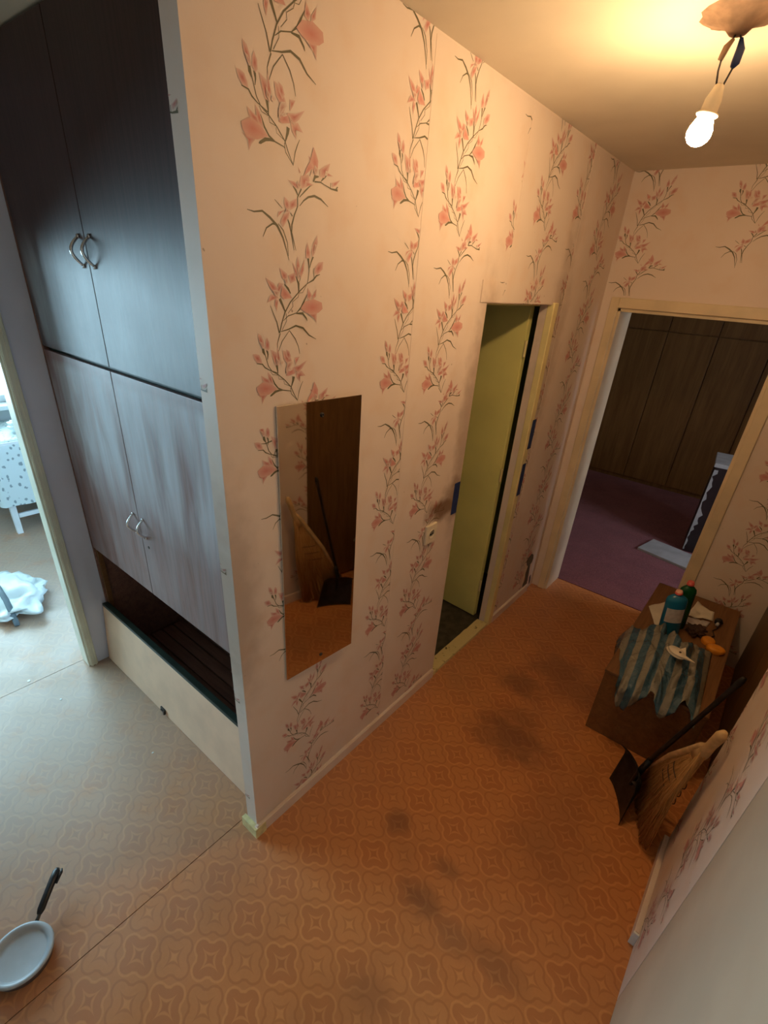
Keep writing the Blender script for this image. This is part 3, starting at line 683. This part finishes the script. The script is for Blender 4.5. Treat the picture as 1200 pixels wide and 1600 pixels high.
# leaning front flap of the bottom compartment
a = math.atan2(.036, .37)
Mf = Matrix.Translation((0, -.058, .001)) @ Matrix.Rotation(-a, 4, 'X')
b = bbox((-1.437 + .815, 0, 0), (-.150 + .815, .018, .352), .002, 1, Mf); link('front_flap', b, MAT['beech'], wd)
b = bbox((-1.437 + .815, -.001, .3525), (-.150 + .815, .030, .368), .003, 2, Mf); link('flap_edge', b, MAT['edge_green'], wd)
b = NB(); box(b, (-.045, -.006, .014), (-.010, .0, .036), 0, Mf); box(b, (-.012, -.012, .008), (-.004, .0, .034), 0, Mf); box(b, (-.040, -.010, .018), (-.018, -.005, .024), 0, Mf); link('latch', b, MAT['steel'], wd)
# wall stub closing the gap right of the wardrobe
b = NB(); box(b, (-.186, YW + .004, 0), (-.0605, .655, H)); tag(link('trim_11', b, MAT['paper_plain']), **S)

# ================================================================== ON THE LEFT WALL
mr = empty('wall_mirror', (0.0145, .3325, .711), math.radians(-5), 'frameless rectangular mirror screwed to the floral wallpaper', 'mirror')
b = bbox((.0005, -.1565, 0), (.0055, .1565, .983), .0012, 2); link('mirror_glass', b, MAT['mirror'], mr)
for z in (.941, .034):
    b = NB(); lathe(b, [(0, .004), (.004, .0038), (.007, .0015), (.0072, 0)], 14, Matrix.Translation((.0055, 0, z)) @ Matrix.Rotation(math.pi / 2, 4, 'Y')); link('screw', b, MAT['steel'], mr, True)
so = empty('wall_socket', (0, 1.030, 1.010), 0, 'small square ivory wall socket on the wallpaper, sooty above it', 'socket')
link('plate', bbox((.0, -.041, -.047), (.014, .041, .047), .004, 3), MAT['white_plastic'], so)
b = NB(); lathe(b, [(.024, 0), (.024, .003), (.021, .004), (.019, .001), (0, .001)], 24, Matrix.Translation((.013, 0, 0)) @ Matrix.Rotation(math.pi / 2, 4, 'Y')); link('insert', b, MAT['white_plastic'], so, True)
for dy in (-.0095, .0095):
    b = NB(); tube(b, [(.0135, dy, 0), (.0152, dy, 0)], .0042, 10); link('pin_hole', b, MAT['black'], so)
def tape(y0, y1, z0, z1, label, x=.0, skew=.0, th=.0012):
    b = NB(); n = 6; rnd = random.Random(int(z0 * 1000))
    def fn(s, t):
        return (x + th + .0006 * math.sin(9 * t + s * 3), y0 + (y1 - y0) * s + skew * t + rnd.uniform(-.001, .001), z0 + (z1 - z0) * t)
    sheet(b, fn, 2, n, th * .8); tag(link('tape_strip', b, MAT['tape']), label, 'tape', 'blue tape strips around the bathroom doorway')
tape(1.200, 1.2495, 1.045, 1.205, 'dark blue tape strip on the left edge of the bathroom doorway, above the socket')
tape(1.930, 1.975, 1.225, 1.39, 'upper blue tape strip on the bathroom door casing', .0142)
tape(1.915, 1.962, .945, 1.14, 'lower blue tape strip on the bathroom door casing', .0142)

# ================================================================== PENDANT BULB
pl = empty('pendant_light', (.665, 1.035, H), 0, 'lit bare bulb hanging from taped wires in the ceiling', 'lamp')
b = NB(); rnd = random.Random(3)
rings = lathe(b, [(.088, 0), (.080, -.004), (.055, -.012), (.032, -.022), (.018, -.036), (0, -.038)], 22)
for r in rings[:3]:
    for v in r: v.co.x *= 1 + rnd.uniform(-.1, .1); v.co.y *= 1 + rnd.uniform(-.1, .1)
link('ceiling_patch', b, MAT['brown_paint'], pl, True)
b = NB()
tube(b, [(0, -.002, -.03), (-.008, -.006, -.05), (-.016, -.01, -.075), (-.016, -.01, -.10), (-.012, -.006, -.125)], .0022, 6)
link('wire', b, MAT['steel'], pl, True)
b = NB(); tube(b, [(.004, .002, -.03), (.012, .004, -.05), (.012, .004, -.09), (.002, 0, -.125)], .0022, 6); link('wire', b, MAT['steel'], pl, True)
b = NB(); tube(b, [(-.004, -.004, -.044), (-.013, -.009, -.058), (-.018, -.012, -.080)], [.004, .0075, .006], 10); link('wire_splice', b, MAT['brown_paint'], pl, True)
b = NB(); tube(b, [(.010, .004, -.042), (.015, .005, -.062), (.013, .004, -.086), (.009, .002, -.094)], [.004, .0095, .0095, .005], 10); link('wire_splice', b, MAT['tape'], pl, True)
tilt = Matrix.Translation((-.004, -.002, -.122)) @ Matrix.Rotation(math.radians(9), 4, 'Y') @ Matrix.Rotation(math.radians(-3), 4, 'X')
b = NB(); lathe(b, [(0, 0), (.006, 0), (.011, -.004), (.015, -.018), (.019, -.030), (.0195, -.052), (.017, -.056), (0, -.056)], 20, tilt); link('lamp_holder', b, MAT['white_plastic'], pl, True)
b = NB(); lathe(b, [(.017, -.0545), (.025, -.056), (.026, -.059), (.024, -.061), (.016, -.060)], 24, tilt); link('holder_ring', b, MAT['white_plastic'], pl, True)
b = NB(); lathe(b, [(.0125, -.0565), (.0150, -.061), (.021, -.070), (.027, -.084), (.029, -.096), (.026, -.107), (.018, -.116), (.008, -.1205), (0, -.1215)], 24, tilt); link('bulb', b, MAT['bulb'], pl, True)

# ================================================================== CHEST AND WHAT LIES ON IT
ch = empty('low_chest', (1.045, 2.06, 0), 0, 'low brown wooden chest against the far wall, covered with clutter', 'chest')
link('body', bbox((-.225, -.56, 0), (.225, .54, .382), .004), MAT['chest'], ch)
link('lid', bbox((-.228, -.564, .384), (.228, .545, .400), .004), MAT['chest'], ch)
TZ = .4005
# striped bag draped over the front edge
def bagfn(s, t):
    # s across (x), t from back to hanging hem
    x = (.775 + .15 * t ** 1.6) * (1 - s) + (1.205 + .03 * t) * s; bulge = math.sin(math.pi * min(max(s, 0), 1))
    hem = .30 + .09 * math.sin(s * 7.0 + 2.2) ** 2 + .05 * s - .03 * (s < .12)
    Ltop = .50; Lh = (.40 - hem); tt = t * (Ltop + Lh)
    nz = fb(x * 9, t * 6, 2.0, 4); rdg = abs(fb(x * 16, t * 3.0 + 5, 1, 3))
    if tt < Ltop:
        q = tt / Ltop; y = 1.99 - .50 * q - .05 * math.sin(3.2 * s + .6) * (1 - q) + .03 * nz
        z = .403 + (.085 * bulge ** .7 * math.sin(math.pi * min(1, q * .92 + .04)) ** .6) + .055 * max(nz, -.2) * bulge + .06 * rdg * bulge
        if q > .8: z -= (q - .8) * .10
        y -= .028 * max(0, q - .75) * 4
    else:
        q = (tt - Ltop) / Lh; y = 1.462 - .02 * math.sin(q * 2) - .022 * abs(nz) - .03 * rdg; z = .40 - Lh * q + .01 * nz
    if s < .1: z = min(z, .41) - (.1 - s) * 1.0 * (1 if y > 1.49 else .5)
    if y > 1.49 and .815 < x: z = max(z, .4035)
    return (x, y, z)
b = NB(); sheet(b, bagfn, 60, 70, .0012)
ob = link('striped_bag', b, MAT['bag'], None, True); tag(ob, 'crumpled blue and beige striped plastic bag draped over the front of the brown chest', 'bag')
uvl = ob.data.uv_layers.new(name='UVMap')
for lp in ob.data.loops:
    c = ob.data.vertices[lp.vertex_index].co; uvl.data[lp.index].uv = ((c.x - .775) / .455 + (2.0 - c.y) * -.18, (2.0 - c.y) / .5 + (.5 - c.z))
def bottle(name, label, loc_, h, w, d, mats, capw, rz, lab=False, tilt_=0.0):
    e = empty(name, loc_, rz, label, 'bottle', 'cleaning bottles on the chest'); e.rotation_euler = (0, tilt_, rz)
    b = NB(); prof = [(0, 0), (.46, 0), (.5, .010), (.5, h * .40), (.49, h * .62), (.495, h * .78), (.45, h * .84), (.30, h * .885), (capw * .45 / w, h * .91), (capw * .45 / w, h * .94), (0, h * .94)]
    lathe(b, [(r, z) for r, z in prof], 28, Matrix.Identity(4), w, d); link('bottle_body', b, mats[0], e, True)
    b = NB(); lathe(b, [(0, h * .925), (capw * .5, h * .925), (capw * .52, h * .93), (capw * .5, h * .965), (0, h * .966)], 18); link('cap_ring', b, mats[1], e, True)
    b = NB(); lathe(b, [(0, h * .966), (capw * .46, h * .966), (capw * .42, h * .995), (capw * .34, h), (0, h)], 18); link('cap', b, mats[2], e, True)
    if lab:
        b = NB(); n = 8
        def fn(s, t):
            a = math.radians(-90 - 52 + 104 * s); return (math.cos(a) * w * .506, math.sin(a) * d * .506, h * (.34 + .30 * t))
        sheet(b, fn, n, 3, .0004); link('bottle_label', b, MAT['label'], e)
    return e
bottle('cleaner_bottle', 'blue plastic cleaner bottle with pale label and pink cap, standing on the brown chest', (.985, 2.03, TZ), .285, .105, .062, (MAT['blue_bottle'], MAT['pink_cap'], MAT['pale_cap']), .036, math.radians(25), True, -.10)
bottle('detergent_bottle', 'dark green plastic bottle with red cap, behind the blue bottle on the chest', (1.005, 2.145, TZ), .30, .085, .055, (MAT['green_bottle'], MAT['pink_cap'], MAT['pink_cap']), .036, math.radians(25), False, -.06)
def flatsheet(name, label, cat, corners, mat, amp=.01, z=TZ, sub=10, thick=.0008, seed=0):
    c = [Vector((*p[:2], z + (p[2] if len(p) > 2 else 0))) for p in corners]
    def fn(s, t):
        p = c[0] * (1 - s) * (1 - t) + c[1] * s * (1 - t) + c[2] * s * t + c[3] * (1 - s) * t
        return (p.x, p.y, p.z + .0012 + amp * abs(fb(p.x * 12 + seed, p.y * 12, seed, 3)))
    b = NB(); sheet(b, fn, sub, sub, thick); return tag(link(name, b, mat, None, True), label, cat)
flatsheet('paper_sheet', 'white paper sheet at the left back of the brown chest, left of the blue bottle', 'paper', [(.835, 2.25), (.915, 2.06), (1.0, 2.22), (.95, 2.46)], MAT['paper_white'], .012, seed=1)
flatsheet('paper_sheet', 'folded white paper on the chest right of the green bottle', 'paper', [(1.03, 2.30), (1.16, 2.36), (1.15, 2.46), (1.05, 2.52)], MAT['paper_white'], .022, seed=5)
flatsheet('paper_wrapper', 'pale flattened wrapper between the brown rag and the folded white paper', 'wrapper', [(1.03, 2.20), (1.14, 2.27), (1.15, 2.335), (1.03, 2.28)], MAT['label'], .02, seed=9)
def lump(name, label, cat, c, r, mat, amp=.3, seed=0, freq=3.0, parts=None):
    b = NB(); bmesh.ops.create_icosphere(b, subdivisions=4, radius=1)
    for v in b.verts:
        p = v.co.normalized(); k = 1 + amp * fb(p.x * freq + seed, p.y * freq, p.z * freq, 4)
        v.co = Vector((p.x * r[0] * k, p.y * r[1] * k, p.z * r[2] * k + r[2]))
        v.co.z = max(v.co.z, 0.0)
    o = link(name, b, mat, None, True); o.location = c
    return tag(o, label, cat)
lump('cloth_rag', 'dark brown crumpled rag on the chest behind the orange pieces', 'rag', (1.103, 2.160, TZ), (.040, .050, .018), MAT['rag'], .9, 2, 2.6)
pg = lump('cable_plug', 'small dark round plug with a pale tip at the right edge of the chest clutter', 'plug', (1.185, 2.345, TZ), (.020, .022, .020), MAT['soot'], .3, 8)
b = NB(); tube(b, [(.0, -.022, .018), (-.004, -.042, .016)], [.010, .008], 10); link('pale_tip', b, MAT['label'], pg, True)
b = NB(); tube(b, [(-.004, -.012, .012), (.006, -.05, .008), (-.012, -.10, .006), (.004, -.15, .006), (-.012, -.18, .005)], .0035, 6); link('cord', b, MAT['soot'], pg, True)
def cup(name, label, c, r, h, rz):
    e = empty(name, c, rz, label, 'sponge', 'orange sponges on the chest')
    b = NB(); lathe(b, [(0, 0), (.85, 0), (1, h * .25), (.97, h * .7), (.80, h * .94), (.5, h), (0, h * 1.02)], 26, Matrix.Identity(4), r[0], r[1]); return link('pad', b, MAT['orange'], e, True)
cup('orange_sponge', 'smaller round orange sponge on the chest, left one of the pair', (1.170, 2.105, TZ), (.034, .036), .030, .3)
cup('orange_sponge', 'larger oval orange sponge on the chest, right one of the pair', (1.212, 2.050, TZ), (.046, .034), .032, .2)
# cream oval clip on the bag
cl = empty('oval_clip', (1.057, 1.690, .522), math.radians(-28), 'cream oval plastic clip with pointed tail, lying on the striped bag', 'clip'); cl.rotation_euler = (math.radians(12), 0, math.radians(-28))
b = NB(); lathe(b, [(0, 0), (.92, 0), (1, .004), (.92, .009), (0, .010)], 26, Matrix.Identity(4), .048, .027); link('lower_shell', b, MAT['white_plastic'], cl, True)
b = NB(); lathe(b, [(0, .010), (.90, .0105), (.97, .0145), (.88, .019), (0, .021)], 26, Matrix.Translation((.004, .002, 0)), .046, .026); link('upper_shell', b, MAT['white_plastic'], cl, True)
b = NB(); v = [b.verts.new(p) for p in ((.030, .010, .008), (.092, .012, .012), (.036, -.012, .008), (.030, .010, .018), (.092, .012, .016), (.036, -.012, .018))]
for f in ((0, 1, 2), (5, 4, 3), (0, 3, 4, 1), (1, 4, 5, 2), (2, 5, 3, 0)): b.faces.new([v[i] for i in f])
link('pointed_tail', b, MAT['white_plastic'], cl)
b = NB(); v = [b.verts.new(p) for p in ((.0, .018, .010), (.040, .016, .010), (.008, .052, .016), (.0, .018, .018), (.040, .016, .018), (.008, .052, .020))]
for f in ((0, 1, 2), (5, 4, 3), (0, 3, 4, 1), (1, 4, 5, 2), (2, 5, 3, 0)): b.faces.new([v[i] for i in f])
link('fin', b, MAT['white_plastic'], cl)
b = NB(); tube(b, [(.018, .004, .0195), (.018, .004, .0222)], .0055, 12); link('hole', b, MAT['rag'], cl)

# ================================================================== SHOVEL AND BROOM
sh = empty('ash_shovel', (1.085, 1.15, 0), 0, 'black metal ash shovel standing on its blade, handle leaning on the right wall', 'shovel')
O = Vector((1.085, 1.15, 0))
B0, B1 = Vector((1.135, 1.050, .002)), Vector((1.030, 1.262, .002))          # cutting edge on the floor
T0, T1 = Vector((1.160, 1.125, .205)), Vector((1.070, 1.295, .205))          # back end of the scoop
nrm = (B1 - B0).cross(T0 - B0).normalized()
if nrm.x > 0: nrm = -nrm                                                         # faces the mirror wall
def bladefn(s, t):
    p = (B0 * (1 - s) + B1 * s) * (1 - t) + (T0 * (1 - s) + T1 * s) * t
    wall = (abs(2 * s - 1)) ** 6; back = max(0, t - .86) / .14
    return p + nrm * (.035 * wall * (.25 + .75 * t) + .030 * back ** 2 - .012 * (1 - (2 * s - 1) ** 2)) - O
b = NB(); sheet(b, bladefn, 18, 12, .0018); link('blade', b, MAT['soot'], sh, True)
mid = (T0 + T1) / 2; tip = Vector((1.270, 1.135, .890))
b = NB(); tube(b, [((B0 + B1) / 2 * .45 + mid * .55) - nrm * .004 - O, mid - nrm * .006 - O, mid.lerp(tip, .12) - O], [.008, .014, .012], 10); link('socket', b, MAT['soot'], sh, True)
b = NB(); tube(b, [mid.lerp(tip, t) - O for t in (.05, .3, .6, .9, .97, 1.0)], [.0105, .0095, .009, .010, .012, .008], 12); link('shaft', b, MAT['soot'], sh, True)
b = NB()
for i in range(18):
    pass
b.free()
br = empty('straw_broom', (1.19, 1.14, 0), 0, 'straw hand broom leaning in the corner behind the black shovel', 'broom')
O = Vector((1.19, 1.14, 0)); top = Vector((1.268, .925, .800)); nk = Vector((1.252, .975, .640))
F0, F1 = Vector((1.235, 1.005, .004)), Vector((1.115, 1.330, .004))
rnd = random.Random(11); b = NB(); strands = []
for i in range(420):
    s = rnd.random(); e = rnd.uniform(-1, 1)
    foot = F0.lerp(F1, s) + Vector((e * .018 * -1, e * .008, rnd.uniform(0, .02)))
    st = nk + Vector((e * .010, (s - .5) * .036, rnd.uniform(-.01, .02)))
    md = st.lerp(foot, .45) + Vector((-.012, (s - .5) * .035, 0)) + Vector((rnd.uniform(-.008, .008), rnd.uniform(-.008, .008), 0))
    tube(b, [st - O, md - O, foot - O], [.0030, .0022, .0013], 4, True)
tag(link('bristles', b, MAT['straw'], br, True), kind='stuff')
def corefn(s, t):
    q = t; c = nk.lerp(F0.lerp(F1, .5), q * .97); w = .022 + q * .128; d_ = (F1 - F0).normalized(); n_ = Vector((1, .35, 0)).normalized()
    a = 2 * math.pi * s; return c + d_ * math.cos(a) * w + n_ * math.sin(a) * .010 - O
b = NB(); sheet(b, corefn, 24, 10); link('bristle_core', b, MAT['straw'], br, True)
b = NB(); tube(b, [p - O for p in (nk + (F1 - nk) * .06, nk, nk.lerp(top, .4), nk.lerp(top, .85), top)], [.022, .020, .016, .018, .010], 14); link('handle', b, MAT['handle_wood'], br, True)
b = NB(); e1 = nk + Vector((-.01, .02, .01)); e2 = F1 + Vector((-.01, -.005, .0)); tube(b, [p - O for p in (nk.lerp(top, .3), e1, e1.lerp(e2, .35) + Vector((-.01, .022, 0)), e1.lerp(e2, .66) + Vector((-.01, .012, 0)))], [.013, .014, .011, .006], 10); link('bound_edge', b, MAT['handle_wood'], br, True)
for q in (.30, .38, .46):
    b = NB(); c = nk.lerp(F0.lerp(F1, .5), q); w = .020 + q * .150; d_ = (F1 - F0).normalized(); n_ = Vector((1, .35, 0)).normalized()
    pts = [c + d_ * math.cos(2 * math.pi * k / 28) * w + n_ * math.sin(2 * math.pi * k / 28) * .020 - O for k in range(29)]
    tube(b, pts, .0018, 5, False); link('stitching', b, MAT['thread'], br, True)

# ================================================================== SMALL PAN ON THE FLOOR
pc = Vector((-.222, -.757, 0)); ang = math.atan2(.175, -.168)
pn = empty('small_pan', pc, ang, 'small grey pan with a black handle on the linoleum at the lower left', 'pan')
b = NB(); lathe(b, [(0, .0), (.078, .0), (.083, .004), (.090, .034)], 40); link('pan_side', b, MAT['pan_side'], pn, True)
b = NB(); lathe(b, [(.090, .034), (.093, .037), (.092, .041), (.086, .042), (.076, .040), (.073, .034), (.0705, .0315), (.069, .031), (0, .031)], 40); link('pan_top', b, MAT['pan'], pn, True)
b = NB(); tube(b, [(.088, 0, .034), (.105, 0, .036), (.118, 0, .040)], [.007, .006, .007], 10, True, .7); link('handle_neck', b, MAT['steel'], pn, True)
b = NB(); tube(b, [(.112, 0, .040), (.125, 0, .043), (.17, 0, .052), (.215, 0, .060), (.238, 0, .063), (.248, 0, .064)], [.008, .0125, .0125, .013, .012, .006], 12, True, .75); link('handle', b, MAT['black'], pn, True)
b = NB(); tube(b, [(.20, -.016, .056), (.235, -.017, .060), (.247, -.014, .061)], [.004, .005, .003], 8); link('handle_loop', b, MAT['black'], pn, True)
for (x, y, r, lb) in ((-1.555, -.30, .008, 'tiny white paint chip on the linoleum inside the left doorway'), (-1.30, -.24, .006, 'tiny white paint chip on the linoleum in front of the left doorway'), (-.66, -.09, .005, 'tiny white paint chip on the linoleum in front of the beige flap')):
    b = NB(); n = 7; rnd = random.Random(int(x * 100)); rr_ = [r * rnd.uniform(.6, 1.2) for _ in range(n)]
    t_ = [b.verts.new((rr_[k] * math.cos(6.283 * k / n), rr_[k] * math.sin(6.283 * k / n), .002)) for k in range(n)]; u_ = [b.verts.new((v.co.x, v.co.y, 0)) for v in t_]
    b.faces.new(t_); b.faces.new(u_[::-1])
    for k in range(n): b.faces.new([t_[k], u_[k], u_[(k + 1) % n], t_[(k + 1) % n]])
    o = link('paint_chip', b, MAT['white']); o.location = (x, y, 0); tag(o, lb, 'paint chip', 'paint chips on the linoleum')

# ================================================================== BRIGHT ROOM
tb = empty('side_table', (-3.70, .72, 0), 0, 'white painted table seen through the left doorway', 'table')
TX, TY = .33, .50
link('tabletop', bbox((-TX, -TY, .715), (TX, TY, .745), .004), MAT['white'], tb)
for sx in (-1, 1):
    for sy in (-1, 1):
        b = NB(); x, y = sx * (TX - .035), sy * (TY - .035); vs = box(b, (x - .026, y - .026, 0), (x + .026, y + .026, .714))
        for v in vs:
            if v.co.z < .1: v.co.x = x + (v.co.x - x) * .7; v.co.y = y + (v.co.y - y) * .7
        link('leg', b, MAT['white'], tb)
for sx in (-1, 1): link('rail', bbox((sx * (TX - .035) - .012, -TY + .06, .13), (sx * (TX - .035) + .012, TY - .06, .165), .003), MAT['white'], tb)
def tcloth(s, t):
    # ring around the table hanging down, with soft folds; t 0 = top centre, 1 = hem
    per = [(-TX, -TY), (TX, -TY), (TX, TY), (-TX, TY)]; u = (s * 4) % 4; i = int(u) % 4; f = u - int(u)
    x = per[i][0] * (1 - f) + per[(i + 1) % 4][0] * f; y = per[i][1] * (1 - f) + per[(i + 1) % 4][1] * f
    if t < .4: k = t / .4; return (x * k * 1.012, y * k * 1.012, .749)
    q = (t - .4) / .6; l = math.hypot(x, y); w = 1.02 + (.035 * math.sin(s * 90) + .02) * q
    return (x * w, y * w, .747 - .50 * q)
b = NB(); sheet(b, tcloth, 96, 16); o = link('tablecloth', b, MAT['cloth'], None, True); o.location = (-3.70, .72, 0); tag(o, 'white tablecloth with small grey leaf print hanging over the table', 'tablecloth')
def crump(o, k=.02, f=14.0):
    for v in o.data.vertices:
        p = v.co; d = 1 - abs(fb(p.x * f, p.y * f, p.z * f, 3)) * 2.2
        if p.z > .004: v.co += Vector((p.x, p.y, 0)).normalized() * k * d * .8 + Vector((0, 0, k * d))
pb = lump('white_bag', 'crumpled white plastic bag on the floor beyond the left doorway', 'bag', (-2.43, -.11, 0), (.27, .18, .045), MAT['bag_white'], .5, 4, 1.6)
crump(pb, .014, 8)
b = NB(); tube(b, [(-.30, -.05, .06), (-.15, -.05, .135), (.02, -.05, .15), (.18, -.055, .115), (.30, -.065, .03), (.34, -.07, .012)], [.016, .016, .016, .016, .016, .014], 8, True, .5); link('grey_strap', b, plain('grey_strap', (0.14, 0.19, 0.22), .5), pb, True)
tr = lump('vase', 'small pale crumpled packet on the table by the window', 'packet', (-3.62, .52, .751), (.10, .07, .045), MAT['bag_white'], .5, 12, 3)
tr.name = 'crumpled_packet'

# ================================================================== FAR ROOM
wu = empty('wall_unit', (0.3, 6.1, 0), 0, 'dark brown wood wardrobe wall at the back of the far room', 'wardrobe')
YB = -.30
link('carcass', bbox((-2.4, YB + .02, 0), (2.4, .28, 2.58), .003), MAT['panel'], wu)
for k in range(9):
    x0 = -.525 - 3 * .485 + .485 * k - 0.0
    for z0, z1 in ((.06, 1.716), (1.722, 1.90 if False else 2.5)):
        if x0 + .48 > 2.4: continue
        link('door', bbox((x0 + .005, YB - .012, z0), (x0 + .480, YB + .012, z1 - .006), .002), MAT['panel'], wu)
db = empty('dark_cabinet', (1.08, 4.42, .006), math.radians(6), 'small dark cabinet with pale top standing on the wine carpet of the far room', 'cabinet')
link('body', bbox((-.33, -.20, .0), (.33, .22, .80), .004), MAT['darkbox'], db)
link('top', bbox((-.345, -.205, .802), (.345, .225, .835), .003), MAT['board'], db)
b = NB(); rnd = random.Random(6); n = 26
z = 0.0; pts = []
for k in range(n + 1): pts.append((.02 + .76 * k / n, max(.002, .018 + .05 * fb(k * .37, 3.1, 0, 4) + rnd.uniform(-.006, .008))))
fr = [b.verts.new((-.333, -.203, p[0])) for p in pts]; fr2 = [b.verts.new((-.333 + p[1], -.203, p[0])) for p in pts]
ba = [b.verts.new((-.333, -.199, p[0])) for p in pts]; ba2 = [b.verts.new((-.333 + p[1], -.199, p[0])) for p in pts]
for k in range(n):
    b.faces.new([fr[k], fr2[k], fr2[k + 1], fr[k + 1]]); b.faces.new([ba[k], ba[k + 1], ba2[k + 1], ba2[k]]); b.faces.new([fr2[k], ba2[k], ba2[k + 1], fr2[k + 1]]); b.faces.new([fr[k], fr[k + 1], ba[k + 1], ba[k]])
link('peeling_edge', b, MAT['board'], db)
bd = link('pale_board', bbox((-.19, -.18, 0), (.34, .13, .022), .003), MAT['board']); bd.location = (.68, 4.02, .006); bd.rotation_euler = (0, 0, math.radians(-12)); tag(bd, 'pale blue-grey board lying on the wine carpet in front of the dark cabinet', 'board')
